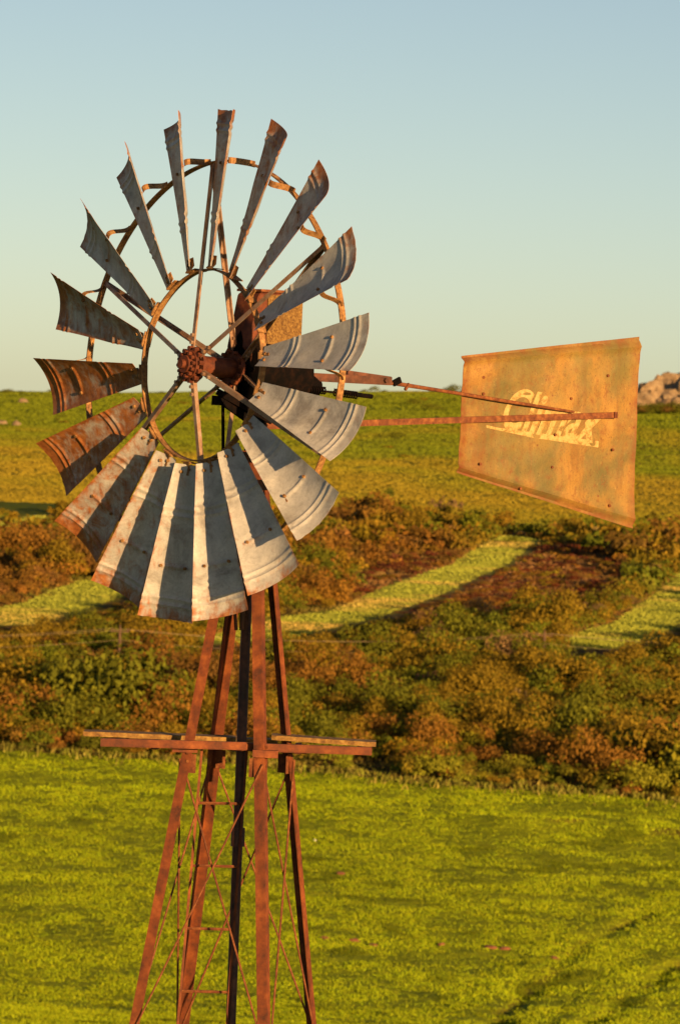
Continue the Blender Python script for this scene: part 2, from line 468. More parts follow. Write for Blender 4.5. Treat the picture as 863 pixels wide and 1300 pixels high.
# pump rod and standpipe inside the tower
pa, pb_ = at(313.5, 765, 25.15), at(293, 1300, 25.12); pd_ = (pb_ - pa) / (pa.z - pb_.z)
mb = MB(); mb.tube([pa + pd_ * (pa.z - GZ + .2), pa - pd_ * .75], .024, 12)
for zz in (APEX.z - 2.1, APEX.z - 4.4):
    mb.tube([pa + pd_ * (pa.z - zz), pa + pd_ * (pa.z - zz + .09)], .033, 12)
mb.build('standpipe', M['pipe'], mill, True)
mb = MB(); mb.tube([at(307, 800, 25.1), at(316, 560, 25.16)], .012, 8); mb.build('pump_rod', M['dark'], mill, True)

# platform
platform = bpy.data.objects.new('platform', None); platform.location = axis_pt(APEX.z - 1.7); COL.objects.link(platform); attach(platform, mill)
bpy.context.view_layer.update()
def chan(a, b, h, w):  # a C channel
    plat = MB()
    d = (b - a).normalized(); u = Vector((0, 0, 1)); s_ = d.cross(u).normalized()
    plat.prof(a, b, s_, u, [(0, -h / 2), (w, -h / 2), (w, -h / 2 + .005), (.005, -h / 2 + .005), (.005, h / 2 - .005), (w, h / 2 - .005), (w, h / 2), (0, h / 2)])
    plat.build('platform_beam', M['leg'], platform)
chan(at(128, 942.5, 24.99), at(313, 947.5, 24.99), .038, -.03)
chan(at(300, 948, 25.035), at(472, 954, 25.035), .038, -.03)
for p_, q_ in ((at(196, 946, 25.1), at(200, 944, 25.42)), (at(378, 952, 25.08), at(379, 948, 25.42))):
    cb = MB(); cb.beam(p_, q_, .03, .04); cb.build('cross_bearer', M['leg'], platform)
for k in 'ABDE':
    cb = MB(); cb.beam(leg_pt(k, APEX.z - 1.73) + Vector((-.05, 0, 0)), leg_pt(k, APEX.z - 1.73) + Vector((.07, 0, 0)), .05, .035); cb.build('leg_clamp', M['leg'], platform)
def plank(p, q, w, t):
    m2 = MB(); segs = 22; a = Vector(p); b = Vector(q); d = (b - a); side = d.normalized().cross(Vector((0, 0, 1))).normalized()
    vs = []
    for i in range(segs + 1):
        f = i / segs; c = a + d * f; sag = Vector((0, 0, random.uniform(-.0008, .0008)))
        ww = w / 2 * (1 - .12 * random.random() * (i in (0, segs)))
        for sx, sz in ((-1, -1), (1, -1), (1, 1), (-1, 1)):
            vs.append(c + side * (sx * (ww + random.uniform(-.001, .001))) + Vector((0, 0, sz * t / 2 + random.uniform(-.0006, .0006))) + sag)
    fs = [[i * 4 + j, i * 4 + (j + 1) % 4, i * 4 + 4 + (j + 1) % 4, i * 4 + 4 + j] for i in range(segs) for j in range(4)] + [[0, 1, 2, 3], [4 * segs + j for j in range(4)]]
    m2.add(vs, fs); return m2.build('plank', M['plank'], platform)
plank(at(107, 930, 25.30), at(300, 938, 25.30), .17, .022)
plank(at(345, 935, 25.30), at(477, 944, 25.30), .17, .022)
plank(at(250, 938, 25.50), at(352, 941, 25.50), .12, .022)

# ladder
lt = [at(257, 945, 25.13), at(314, 946, 25.10)]; lb = [at(222, 1345, 25.12), at(285, 1345, 25.09)]
lad = bpy.data.objects.new('ladder', None); lad.location = (lt[0] + lt[1]) / 2; COL.objects.link(lad); attach(lad, mill)
for q in (0, 1):
    d = lb[q] - lt[q]; end = lt[q] + d * ((lt[q].z - GZ - .2) / (lt[q].z - lb[q].z))
    m2 = MB(); m2.beam(lt[q], end, .012, .026, Vector((0, 1, 0))); m2.build('ladder_rail', M['leg'], lad)
nr = 18
for i in range(nr):
    zf = .30 * (i + 1) - .02
    p, q = [lt[j] + (lb[j] - lt[j]) * (zf / (lt[j].z - lb[j].z)) for j in (0, 1)]
    if p.z < GZ + .25: break
    m2 = MB(); m2.tube([p, q], .0075, 6); m2.build('rung', M['rust'], lad, True)

# ---- wheel
wheel = bpy.data.objects.new('wheel', None); wheel.location = WC; COL.objects.link(wheel); attach(wheel, mill)
bpy.context.view_layer.update()
def ring(R, ax, w, t, segs=180):
    m2 = MB(); vs = []
    for i in range(segs):
        a = 2 * PI * i / segs; c = WC + WN * ax; d = rad(a); wob = .003 * math.sin(5 * a + 1)
        for sx, sy in ((-1, -1), (1, -1), (1, 1), (-1, 1)): vs.append(c + d * (R + wob + sy * t / 2) + WN * (sx * w / 2 + .004 * math.sin(3 * a)))
    fs = [[i * 4 + j, i * 4 + (j + 1) % 4, ((i + 1) % segs) * 4 + (j + 1) % 4, ((i + 1) % segs) * 4 + j] for i in range(segs) for j in range(4)]
    m2.add(vs, fs); return m2
ring(.98, -.016, .034, .007).build('outer_rim', M['rim'], wheel, True)
ring(.455, .04, .034, .007).build('inner_rim', M['rim'], wheel, True)

def sail_pt(a, u, v):
    """u along radius 0..1, v across 0 (ccw edge) .. 1"""
    R = RI + (RO - RI) * u; w = WI + (WO - WI) * u; be = BI + (BO - BI) * u; ax = AI + (AO - AI) * u
    r, t = rad(a), tan_(a)
    cd = t * math.cos(be) + WN * math.sin(be); nd = WN * math.cos(be) - t * math.sin(be)
    s_ = 2 * v - 1; sag = (.010 + .030 * u) * (1 - s_ * s_)
    rdg = 0.0
    for u0, hh in ((.285, .0055), (.335, .0055), (.865, .0055), (.91, .0055)):
        rdg += hh * math.exp(-((u - u0) / .011) ** 2)
    if .2 < v < .82: rdg += .007 * math.exp(-((u - .66) / .012) ** 2) * min(1, (v - .2) * 10, (.82 - v) * 10)
    return WC + r * R + cd * (s_ * w / 2) + WN * ax + nd * (rdg - sag), nd
RUSTV = {0: .50, 1: .54, 2: .52, 3: .38, 4: .30, 5: .27, 6: .27, 7: .34, 8: .40, 9: .42, 10: .50, 11: .58, 12: .70, 13: .74, 14: .60, 15: .44, 16: .42, 17: .44}
LOOK = ['dark blade at the top of the wheel seen edge on']
for k in range(18):
    a = PSI + k * PI / 9
    NU, NV = 110, 14; rk = random.Random(100 + k)
    vs, rust = [], []
    dent = [(rk.uniform(.1, .95), rk.uniform(.1, .9), rk.uniform(-.006, .006), rk.uniform(.05, .12)) for _ in range(5)]
    bend = rk.uniform(-.012, .012)
    for side in (0, 1):
        for i in range(NU + 1):
            for j in range(NV + 1):
                u, v = i / NU, j / NV
                if i == NU:   # torn, uneven tip edge
                    u -= .006 * abs(math.sin(v * 17 + k)) * (k % 3 == 0)
                p, nd = sail_pt(a, u, v)
                d = sum(h * math.exp(-((u - u0) ** 2 + ((v - v0) * .4) ** 2) / s2 ** 2) for u0, v0, h, s2 in dent)
                d += bend * (u ** 2) * (v - .5) * 2
                vs.append(p + nd * (d + (.0008 if side == 0 else -.0008)))
                e = max(0, (u - .85) / .15) * .22 + max(0, abs(2 * v - 1) - .85) * .9 + .08 * math.exp(-((u - .66) / .03) ** 2)
                rust.append(min(1.0, RUSTV[k] + e * (1.2 if RUSTV[k] > .3 else .8)))
    W1 = NV + 1; off = (NU + 1) * W1; fs = []
    for i in range(NU):
        for j in range(NV):
            q = [i * W1 + j, i * W1 + j + 1, (i + 1) * W1 + j + 1, (i + 1) * W1 + j]
            fs.append(q); fs.append([x + off for x in q[::-1]])
    rim_ = [j for j in range(NV + 1)] + [i * W1 + NV for i in range(1, NU + 1)] + [NU * W1 + j for j in range(NV - 1, -1, -1)] + [i * W1 for i in range(NU - 1, 0, -1)]
    for x, y in zip(rim_, rim_[1:] + rim_[:1]): fs.append([y, x, x + off, y + off])
    m2 = MB(); m2.add(vs, fs); o = m2.build('blade', M['sail'], wheel, True)
    at_ = o.data.attributes.new('rust', 'FLOAT', 'POINT'); at_.data.foreach_set('value', rust)
    if k in (12, 13): o['label'] = 'heavily rusted orange brown blade' if k == 12 else 'rusted brown blade at the left of the wheel'
    # bracket holding the foot of the sail to the inner rim, with bolts
    br = MB()
    p1, nd = sail_pt(a, .07, .5); p2, _ = sail_pt(a, .015, .5)
    rp = WC + rad(a) * .455 + WN * .04
    br.strip([p1 - nd * .004, p2 - nd * .006, rp + rad(a) * .008 + WN * .03, rp + rad(a) * .006], tan_(a), .045, .004, [nd, nd, rad(a), rad(a)])
    br.strip([rp + rad(a) * .010 - tan_(a) * .03, rp + rad(a) * .010 + tan_(a) * .045], WN, .05, .005, [rad(a)] * 2)
    for uu, vv in ((.03, .35), (.05, .65)):
        pb, nb = sail_pt(a, uu, vv); br.bolt(pb, nb, .008, .010)
    br.build('foot_bracket', M['rim'], wheel)
    # strap from the sail's leading edge back to the outer rim
    a2 = a + math.radians(8.6); st = MB(); pts, nds = [], []
    us = (.98 - RI) / (RO - RI)
    q0, _ = sail_pt(a, us, .80); q3 = WC + rad(a2) * .986 + WN * (-.016)
    q1, _ = sail_pt(a, us, 1.0); q1 = q1 + tan_(a) * .02 - WN * .018; q2 = q3 - tan_(a2) * .05 + WN * .006
    q0 = q0 - WN * .006
    for i in range(11):
        t = i / 10
        p = q0 * (1 - t) ** 3 + q1 * 3 * t * (1 - t) ** 2 + q2 * 3 * t * t * (1 - t) + q3 * t ** 3
        pts.append(p)
    for i in range(11):
        d = (pts[min(i + 1, 10)] - pts[max(i - 1, 0)]).normalized(); nds.append(d.cross(rad(a)).normalized())
    st.strip(pts, rad(a), .030, .003, nds)
    for vv in (.24, .78):
        pb, nb = sail_pt(a, .66, vv); bo_ = MB(); bo_.bolt(pb, nb, .008, .009); bo_.build('bolt', M['rim'], wheel)
    st.build('rim_strap', M['rim'], wheel)
# spokes: six pairs meeting at the outer rim
for i in range(6):
    a = math.radians(-4 + 60 * i)
    end = WC + rad(a) * .975 + WN * -.016
    for ax, r0_ in ((.105, .07), (-.165, .075)):
        s0 = WC + WN * ax + rad(a) * r0_
        m2 = MB(); e1 = tan_(a); e2 = (end - s0).normalized().cross(e1).normalized()
        m2.angle(s0 - e1 * .011, end - e1 * .011 - e2 * (.008 if ax > 0 else -.008), e1, e2 if ax > 0 else -e2, .022, .005)
        m2.bolt(s0 + (end - s0) * .04, WN, .009, .014); m2.bolt(s0 + (end - s0) * .08, WN, .009, .014)
        m2.build('spoke', M['spoke'], wheel)
    m2 = MB()     # short tie from the inner rim to the spoke
    p = WC + WN * .105 + (end - (WC + WN * .105)) * .47
    q = WC + rad(a) * .452 + WN * .04
    m2.strip([q - WN * .012, p + WN * .002], tan_(a), .026, .004, [rad(a)] * 2); m2.build('rim_tie', M['rim'], wheel)
# hub: two flanged discs with bolts round a barrel
def disc(m2, ax0, ax1, R, n=24, bump_=0):
    vs = [WC + WN * ax + rad(2 * PI * k / n) * (R * (1 + (bump_ if k % 2 else 0))) for ax in (ax0, ax1) for k in range(n)]
    fs = [[k, (k + 1) % n, n + (k + 1) % n, n + k] for k in range(n)] + [list(range(n))[::-1], list(range(n, 2 * n))]
    m2.add(vs, fs)
hub = MB()
disc(hub, .085, .10, .085, 24, .04); disc(hub, .112, .130, .070); disc(hub, .130, .155, .042); disc(hub, .155, .175, .022, 12)
disc(hub, -.13, -.155, .080, 24, .04)
disc(hub, -.30, .10, .048)
for i in range(12):
    a = math.radians(-4 + 30 * i); c = WC + rad(a) * .078; hub.bolt(c + WN * .102, WN, .012, .022)
    hub.bolt(WC + rad(a) * .056 + WN * .13, WN, .009, .018); hub.bolt(WC + rad(a) * .08 - WN * .13, WN, .011, .02)
hub.build('hub', M['hoodr'], wheel, True)

# ---- gearbox head: housing, drum, hood
AX = -WN                                          # from wheel towards the tail
AXH = Vector((AX.x, AX.y, 0)).normalized(); SD = Vector((-AXH.y, AXH.x, 0)); SD = SD if SD.y < 0 else -SD   # SD: the side turned to the camera
Z = Vector((0, 0, 1))
HC = WC + AXH * .30
gear = MB()
gear.tube([WC + AX * .185, WC + AX * .19, WC + AX * .24, WC + AX * .52, WC + AX * .56], [.13, .155, .165, .15, .10], 24)  # drum widened into a black mass: shade put into shape and colour
gear.tube([WC + AX * .22 + Z * .02, WC + AX * .24 + Z * .15, WC + AX * .40 + Z * .16], [.09, .085, .05], 16)
gear.tube([WC + AX * .24 - Z * .10, WC + AX * .30 - Z * .115, WC + AX * .44 - Z * .12, WC + AX * .48 - Z * .10], [.07, .10, .10, .06], 16)
gear.tube([HC - Z * .12, HC - Z * .32], .05, 14)
for i in range(8):
    a = 2 * PI * i / 8; gear.bolt(WC + AX * .19 + (WR * math.cos(a) + WS * math.sin(a)) * .108, -AX, .012, .03)
gear.tube([WC + AX * .42 + Z * -.03, WC + AX * .60 - Z * .045, WC + AX * .66 - Z * .05], [.06, .065, .045], 14)
gb = gear.build('gearbox', M['dark'], mill, True)
def P3(a, s_, z): return WC + AXH * a + SD * s_ + Z * z
hood = MB()
prof_ = [(.165, .10), (.215, .352), (.235, .365), (.485, .365), (.485, .0), (.20, -.02)]
for s0, s1 in ((-.085, .085),):
    n_ = len(prof_)
    vs = [P3(a, s_, z) for s_ in (s0, s1) for a, z in prof_]
    hood.add(vs, [[i, (i + 1) % n_, n_ + (i + 1) % n_, n_ + i] for i in range(n_)] + [list(range(n_)), list(range(n_, 2 * n_))])
hd = hood.build('hood', M['hoodr'], mill, False, .006)
lid = MB(); lid.beam(P3(.372, .087, .20), P3(.372, .093, .20), .21, .31, Z); lid.build('side_panel', M['hood'], hd)
lid = MB(); lid.beam(P3(.22, .0, .373), P3(.495, .0, .373), .19, .012); lid.build('cover_plate', M['rust'], hd)

# furl lever under the head
mb = MB(); mb.beam(at(269, 508, 24.98), at(286, 509, 25.02), .004, .045); mb.beam(at(284, 508, 25.02), at(336, 545, 25.15), .02, .05)
mb.beam(at(276, 497, 25.0), at(345, 535, 25.1), .02, .03)
mb.build('furl_lever', M['dark'], mill)
mb = MB(); mb.tube([at(283, 500, 25.10), at(283.5, 590, 25.10), at(300, 800, 25.12)], .008, 6); mb.build('furl_wire', M['dark'], mill)

# ---- tail: a vertical plane through the mast
P0 = axis_pt(7.0); PN = SD.copy()
def vp(px, py, off=0.0): return on_plane(px, py, P0 + PN * off, PN)
tail = bpy.data.objects.new('tail', None); tail.location = vp(330, 541); COL.objects.link(tail); attach(tail, mill)
bpy.context.view_layer.update()
corners = [(586, 452), (812, 427.5), (803.5, 671), (580, 600)]
def vane_d(u, v):
    d = .004 * math.sin(u * 9 + v * 4) + .003 * math.sin(v * 13 - u * 5) + .0025 * math.sin(u * 31 + v * 17) * math.sin(v * 23 - u * 7)
    et = min(v, 1 - v)
    return d + .012 * math.exp(-((et - .055) / .012) ** 2) + (-.012 if et < .03 else 0) + .008 * math.exp(-(u / .02) ** 2)
def on_vane(px, py, off):
    u = (px - 583) / 225.; u = min(max(u, 0), 1)
    yt = 452 - 24.5 * u; yb = 600 + 71 * u; v = (py - yt) / (yb - yt)
    return vp(px, py) + PN * (vane_d(u, v) + .001 + off)
NX, NY = 70, 60; vs, mg = [], []; fs = []
for side in (0, 1):
    for i in range(NX + 1):
        for j in range(NY + 1):
            u, v = i / NX, j / NY
            top = Vector(corners[0]).lerp(Vector(corners[1]), u); bot = Vector(corners[3]).lerp(Vector(corners[2]), u)
            q = top.lerp(bot, v)
            p = vp(q.x, q.y)
            d = vane_d(u, v)
            mg.append(max(0, 1 - min(v, 1 - v, u, 1 - u) / .05) + .5 * max(0, 1 - u / .2))
            vs.append(p + PN * (d + (.001 if side == 0 else -.001)))
W1 = NY + 1; off = (NX + 1) * W1
for i in range(NX):
    for j in range(NY):
        q = [i * W1 + j, i * W1 + j + 1, (i + 1) * W1 + j + 1, (i + 1) * W1 + j]; fs.append(q); fs.append([x + off for x in q[::-1]])
rim_ = [j for j in range(NY + 1)] + [i * W1 + NY for i in range(1, NX + 1)] + [NX * W1 + j for j in range(NY - 1, -1, -1)] + [i * W1 for i in range(NX - 1, 0, -1)]
for x, y in zip(rim_, rim_[1:] + rim_[:1]): fs.append([y, x, x + off, y + off])
m2 = MB(); m2.add(vs, fs); vane = m2.build('vane', M['vane'], tail, True)
a_ = vane.data.attributes.new('margin', 'FLOAT', 'POINT'); a_.data.foreach_set('value', [min(1, x) for x in mg])
vane['label'] = 'sun bleached ochre sheet with faded cream lettering'
# booms and braces
m2 = MB(); m2.beam(vp(335, 541, .02), vp(781, 527, .02), .022, .030); m2.build('tail_boom', M['rust'], tail)
m2 = MB(); m2.beam(vp(779, 527, .034), vp(783, 527, .034), .008, .032); m2.build('boom_end', M['hoodr'], tail)
m2 = MB(); m2.beam(vp(335, 541, -.03), vp(700, 529, -.03), .022, .026); m2.build('rear_boom', M['rust'], tail)
m2 = MB(); m2.tube([vp(496, 486, .02), vp(560, 496, .025), vp(640, 509, .03), vp(728, 523, .03)], [.011, .009, .009, .006], 8); m2.build('upper_brace', M['rust'], tail, True)
m2 = MB(); m2.beam(vp(330, 475, .02), vp(495, 484, .02), .03, .040); m2.beam(vp(440, 474, -.01), vp(495, 482, -.01), .02, .030); m2.bolt(vp(488, 483, .03), PN, .012, .02)
m2.build('upper_boom', M['pipe'], tail)
m2 = MB(); m2.beam(vp(499, 487, .03), vp(508, 482, .03), .014, .03); m2.build('clevis', M['dark'], tail)
m2 = MB(); m2.beam(vp(514, 495, .03), vp(519, 487, .03), .012, .012); m2.build('clip', M['rust'], tail)
# furling spring
sp = MB(); pts = []
s0, s1 = vp(384, 494, .08), vp(424, 497, .08)
def coil(p, q, turns, r):
    d = (q - p); u = Z.copy(); s_ = d.normalized().cross(u).normalized(); u = s_.cross(d.normalized())
    return [p + d * (i / (turns * 10)) + (u * math.cos(i * PI / 5) + s_ * math.sin(i * PI / 5)) * r for i in range(turns * 10 + 1)]
sp.tube(coil(s0, vp(413, 496, .08), 10, .016), .0042, 5); sp.tube(coil(vp(424, 498, .08), vp(453, 502, .08), 10, .016), .0042, 5)
sp.tube([vp(355, 491, .08), vp(471, 503, .08)], .006, 6); sp.tube([vp(452, 501, .08), vp(472, 503.5, .08)], .011, 8)
sp.build('furl_spring', M['dark'], tail, True)
# bolts on the vane
m2 = MB()
for q in ((613, 479), (613, 500), (724, 506), (704, 552), (609, 589), (700, 593), (771, 477), (777, 571), (773, 642), (660, 620)): 
    m2 = MB(); m2.bolt(vp(*q, .006), PN, .008, .006); m2.build('rivet', M['rust'], tail)

# lettering, worn cream paint: Climax
cu = bpy.data.curves.new('lettering', 'FONT'); cu.body = 'Climax'; cu.size = 1; cu.offset = .026; cu.resolution_u = 6
to = bpy.data.objects.new('lettering_tmp', cu); COL.objects.link(to); bpy.context.view_layer.update()
me = bpy.data.meshes.new_from_object(to.evaluated_get(bpy.context.evaluated_depsgraph_get()))
bpy.data.objects.remove(to); bpy.data.curves.remove(cu)
xs = [v.co.x for v in me.vertices]; x0, x1 = min(xs), max(xs)
for v in me.vertices:
    tx = (v.co.x - x0) / (x1 - x0); ty = v.co.y / .72
    h = 51 - 2 * tx
    px = 632 + 120 * tx + 20 * ty; py = 542 + 19 * tx - h * ty
    v.co = on_vane(px, py, .0012)
me.materials.append(M['letter'])
lo = bpy.data.objects.new('lettering', me); COL.objects.link(lo); attach(lo, vane)
sw = MB()      # painted bar that runs under the word
top_ = [(617 + i * 14.2, 541 + i * 1.9 - (1.5 if i == 0 else 0)) for i in range(11)]
bot_ = [(617 + i * 14.2, 543 + i * 2.15 + min(i, 4) * .9) for i in range(11)]
vs = [on_vane(*p, .0008) for p in top_] + [on_vane(*p, .0008) for p in bot_]
sw.add(vs, [[i, i + 1, 12 + i, 11 + i] for i in range(10)]); sw.build('underline', M['letter'], vane)

# ------------------------------------------------------------------ GROUND
def densify(parts): return np.unique(np.concatenate([np.arange(a, b, s) for a, b, s in parts]))
rows = densify([(-3000, -200, 200), (-200, 250, 6), (250, 420, .45), (420, 860, 1.2), (860, 1700, 4), (1700, 2600, 40), (2600, 9001, 400)])
ang = np.radians(densify([(-80, -20, 4), (-20, -6, .5), (-6, 6, .035), (6, 20, .5), (20, 81, 4)]))
dd, aa = np.meshgrid(rows, np.tan(ang), indexing='ij')
gx = (np.maximum(np.abs(dd), 60)) * aa; gy = dd
shp = gx.shape; gx = gx.ravel(); gy = gy.ravel(); gz = full_h(gx, gy)
ey = edge_y(gx); jit = (fbm(gx, gy, 8, 2, 9) - .5)
a_field = 1 - sstep(-1.0, 1.0, gy - ey)
a_strip = np.zeros_like(gx)
for s_ in STRIPS: a_strip = np.maximum(a_strip, poly_mask(s_, gx + jit * 5, gy + jit * 10, 2.0))
by = bushtop_y(gx)
a_bush = sstep(-.5, .5, gy - ey) * (1 - sstep(-38, -5, gy - by + jit * 50))
a_heath = poly_mask(HEATH, gx + jit * 10, gy + jit * 20, 12)
a_upper = sstep(1020, 1290, gy + jit * 260 + gx * .3)
a_bare = np.zeros_like(gx)
for r in RUTS: a_bare = np.maximum(a_bare, .45 * np.exp(-(line_dist(r, gx, gy) / .5) ** 2) * (vnoise(gx, gy, 3, 12) > .4))
a_bare = np.maximum(a_bare, .8 * np.exp(-(line_dist(HUMM, gx, gy) / 1.6) ** 2) * sstep(.45, .7, vnoise(gx, gy, 4, 13)))
nr_, nc_ = shp; ii = np.arange((nr_ - 1) * (nc_ - 1)); r_i = ii // (nc_ - 1); c_i = ii % (nc_ - 1)
idx = np.stack([r_i * nc_ + c_i, r_i * nc_ + c_i + 1, (r_i + 1) * nc_ + c_i + 1, (r_i + 1) * nc_ + c_i], 1).ravel()
g = np_mesh('ground', np.stack([gx, gy, gz], 1), 4, idx, M['ground'],
            {'field': ('FLOAT', a_field), 'strip': ('FLOAT', a_strip), 'bush': ('FLOAT', a_bush), 'heath': ('FLOAT', a_heath), 'upper': ('FLOAT', a_upper), 'bare': ('FLOAT', a_bare)}, True)
tag(g, kind='structure')

# ------------------------------------------------------------------ scrub
def blob_leaves(nq, rx, rz, leaf, r, lobes=6):
    """leaf-sized quads spread over a lumpy crown of several lobes: (nq,4,3)"""
    lc = np.stack([r.normal(0, .42, lobes) * rx, r.normal(0, .42, lobes) * rx, (r.random(lobes) * .55 + .25) * rz], 1)
    lr = r.uniform(.38, .62, lobes) * rx
    k = r.integers(0, lobes, nq)
    d = r.normal(0, 1, (nq, 3)); d[:, 2] = np.abs(d[:, 2]) * .9 - .15 * r.random(nq); d /= np.linalg.norm(d, axis=1)[:, None]
    rad_ = lr[k] * (.72 + .36 * r.random(nq) ** .7)
    c = lc[k] + d * rad_[:, None] * np.array([1, 1, rz / rx])[None]
    c[:, 2] = np.maximum(c[:, 2], .03)
    nrm = d + r.normal(0, .45, (nq, 3)); nrm /= np.linalg.norm(nrm, axis=1)[:, None]
    t1 = np.cross(nrm, r.normal(0, 1, (nq, 3))); t1 /= np.linalg.norm(t1, axis=1)[:, None]; t2 = np.cross(nrm, t1)
    sz = leaf * r.uniform(.5, 1.25, (nq, 1)); asp = r.uniform(.4, .9, (nq, 1))
    return np.stack([c - t1 * sz - t2 * sz * asp * .3, c - t2 * sz * asp, c + t1 * sz + t2 * sz * asp * .2, c + t2 * sz * asp], 1)
COLS = {'olive': (.185, .125, .009), 'green': (.112, .118, .008), 'rust': (.200, .098, .014), 'brown': (.150, .078, .016), 'maroon': (.120, .034, .014), 'dry': (.22, .13, .05), 'lime': (.20, .195, .012)}
def kind_for(x, y, dfe):
    n = fbm(x, y, 38, 3, 21); q = random.random()
    hz = poly_mask(HEATH, np.array([x]), np.array([y]), 15)[0]
    if hz > .5: return 'maroon' if q < .35 else ('rust' if q < .65 else 'brown' if q < .9 else 'olive')
    if dfe < 26: return 'green' if q < .28 else 'olive' if q < .66 else 'lime' if q < .82 else 'rust'
    n = n + min(0.0, (dfe - 120) / 120) * .1
    if n < .47: return 'green' if q < .42 else 'olive' if q < .94 else 'dry'
    if n < .54: return 'olive' if q < .45 else 'rust' if q < .72 else 'green'
    return 'rust' if q < .5 else 'brown' if q < .85 else 'olive'
spots = []
y = 380.0
while y < 900:
    step = 1.75 + (y - 380) / 480 * 1.0
    xm = y * .0646 * 1.45 + 8
    xs_ = np.arange(-xm, xm, step) + np.random.default_rng(int(y * 10)).uniform(-.5, .5, len(np.arange(-xm, xm, step))) * step
    ys_ = y + np.random.default_rng(int(y * 7)).uniform(-.5, .5, len(xs_)) * step
    ok = ys_ > edge_y(xs_) + .8
    m_ = np.zeros(len(xs_))
    jj = (fbm(xs_, ys_, 8, 2, 9) - .5)
    for s_ in STRIPS: m_ = np.maximum(m_, poly_mask(s_, xs_ + jj * 5, ys_ + jj * 10, 1.0))
    ok &= m_ < .3
    lim = np.full(len(xs_), 9.0)
    for hh_ in (.4, .7, 1.0, 1.4, 1.9, 2.5):
        q_ = 0 * xs_
        yo = ys_ + hh_ / (.055 - .030 * sstep(500, 900, ys_) + .018)
        for s_ in STRIPS: q_ = np.maximum(q_, poly_mask(s_, xs_ * yo / ys_, yo, 1.0))
        lim = np.where((q_ > .5) & (lim > 8), hh_ * .27, lim)
    ok &= ys_ < bushtop_y(xs_) - jj * 50 - 26
    for hh_ in (.7, 1.2, 1.8):
        q_ = 0 * xs_
        for s_ in STRIPS: q_ = np.maximum(q_, poly_mask(s_, xs_ - 4 * hh_, ys_ + 6.9 * hh_, 1.0))
        lim = np.where((q_ > .5) & (lim > 8), hh_ * .75, lim)
    hz = poly_mask(HEATH, xs_, ys_, 10); cl = fbm(xs_, ys_, 16, 2, 31)
    ok &= np.random.default_rng(int(y)).random(len(xs_)) < np.where(hz > .5, .75, .93) * np.where(cl < .3, .45, 1)
    for x_, yy, c_, h_, l_ in zip(xs_[ok], ys_[ok], cl[ok], hz[ok], lim[ok]): spots.append((x_, yy, c_, h_, l_))
    y += step
# sparse outliers on the grass hill
for _ in range(110):
    yy = random.uniform(860, 1460); xx = random.uniform(-1, 1) * yy * .09
    if fbm(xx, yy, 90, 2, 44) > .52: spots.append((xx, yy, .3, 0, 9))
info = []
for x_, y_, c_, h_, l_ in spots:
    dfe = y_ - float(edge_y(x_))
    if y_ > 900: kd = 'green' if random.random() < .7 else 'olive'; r_ = random.uniform(.6, 1.5); hz_ = r_ * .5
    else:
        kd = kind_for(x_, y_, dfe)
        r_ = random.uniform(.9, 1.6) * (1 + 1.5 * max(0, c_ - .5)) * (1.55 if random.random() < .14 else .9)
        if h_ > .5: r_ *= .62
        if c_ > .56 and 12 < dfe < 190 and random.random() < .32:
            r_ *= 1.4; kd = 'green' if random.random() < .22 else kd
        hz_ = r_ * random.uniform(.85, 1.35) * (.6 if h_ > .5 else 1)
        if y_ < 900 and hz_ > l_: hz_ = l_; r_ = min(r_, max(.7, l_ * 1.3))
    if dfe < 4: r_ *= .75; hz_ *= .7
    info.append((x_, y_, kd, r_, hz_, dfe))
# the shrubs that show largest stand as things of their own
proj = lambda x, y, z: (Vector((x, y, z)) - EYE)
def inframe(x, y):
    v = proj(x, y, float(base_h(x, y))); dpt = v.dot(fwd); return abs(v.dot(CR) / dpt * F) < 431
sizes = sorted(range(len(info)), key=lambda i: -(info[i][3] * info[i][4]) ** .5 / info[i][1] * (1 if inframe(info[i][0], info[i][1]) else 0))
LBL = {'olive': 'olive shrub with a rounded leafy crown among the dense bushland beyond the green field',
       'green': 'dark green shrub with a dense leafy crown in the bushland beyond the green field',
       'rust': 'orange brown shrub catching the low sun in the bushland beyond the green field',
       'brown': 'dull brown shrub with a ragged crown in the bushland beyond the green field',
       'maroon': 'low maroon heath shrub on the dark patch between the two cleared strips',
       'dry': 'pale dry shrub with greyish straw coloured twigs in the bushland',
       'lime': 'bright yellow green shrub near the edge of the green field'}
chosen = set(sizes[:240])
protos = {}
for kd, c in COLS.items():
    for q in range(2):
        r = np.random.default_rng(hash((len(kd), q, ord(kd[0]))) % 1000)
        L = blob_leaves(1300, 1.0, 1.0, .055, r, 9).reshape(-1, 3)
        protos[kd, q] = (L, c)
pmesh = {}
for i in sorted(chosen):
    x_, y_, kd, r_, hz_, dfe = info[i]; q = random.randrange(2)
    z_ = float(base_h(x_, y_)) - .05
    if (kd, q) not in pmesh:
        L, c = protos[kd, q]
        col = np.tile(np.array([*c, 1.0]), (len(L), 1))
        o = np_mesh('shrub', L, 4, np.arange(len(L)), M['leaf'], {'leafcol': ('FLOAT_COLOR', col)})
        pmesh[kd, q] = o
    else:
        o = pmesh[kd, q].copy(); COL.objects.link(o)
    o.location = (x_, y_, z_); o.scale = (r_ * 1.05, r_ * 1.05, hz_ * 1.05); o.rotation_euler = (0, 0, random.uniform(0, 6.28))
    tag(o, LBL[kd], 'shrub', {'olive': 'olive shrubs', 'green': 'dark green shrubs', 'rust': 'orange brown shrubs', 'brown': 'brown shrubs', 'maroon': 'heath shrubs', 'dry': 'dry shrubs', 'lime': 'yellow green shrubs'}[kd] + ' of the bushland')
VS, CS = [], []
rr = np.random.default_rng(5)
lib = {}
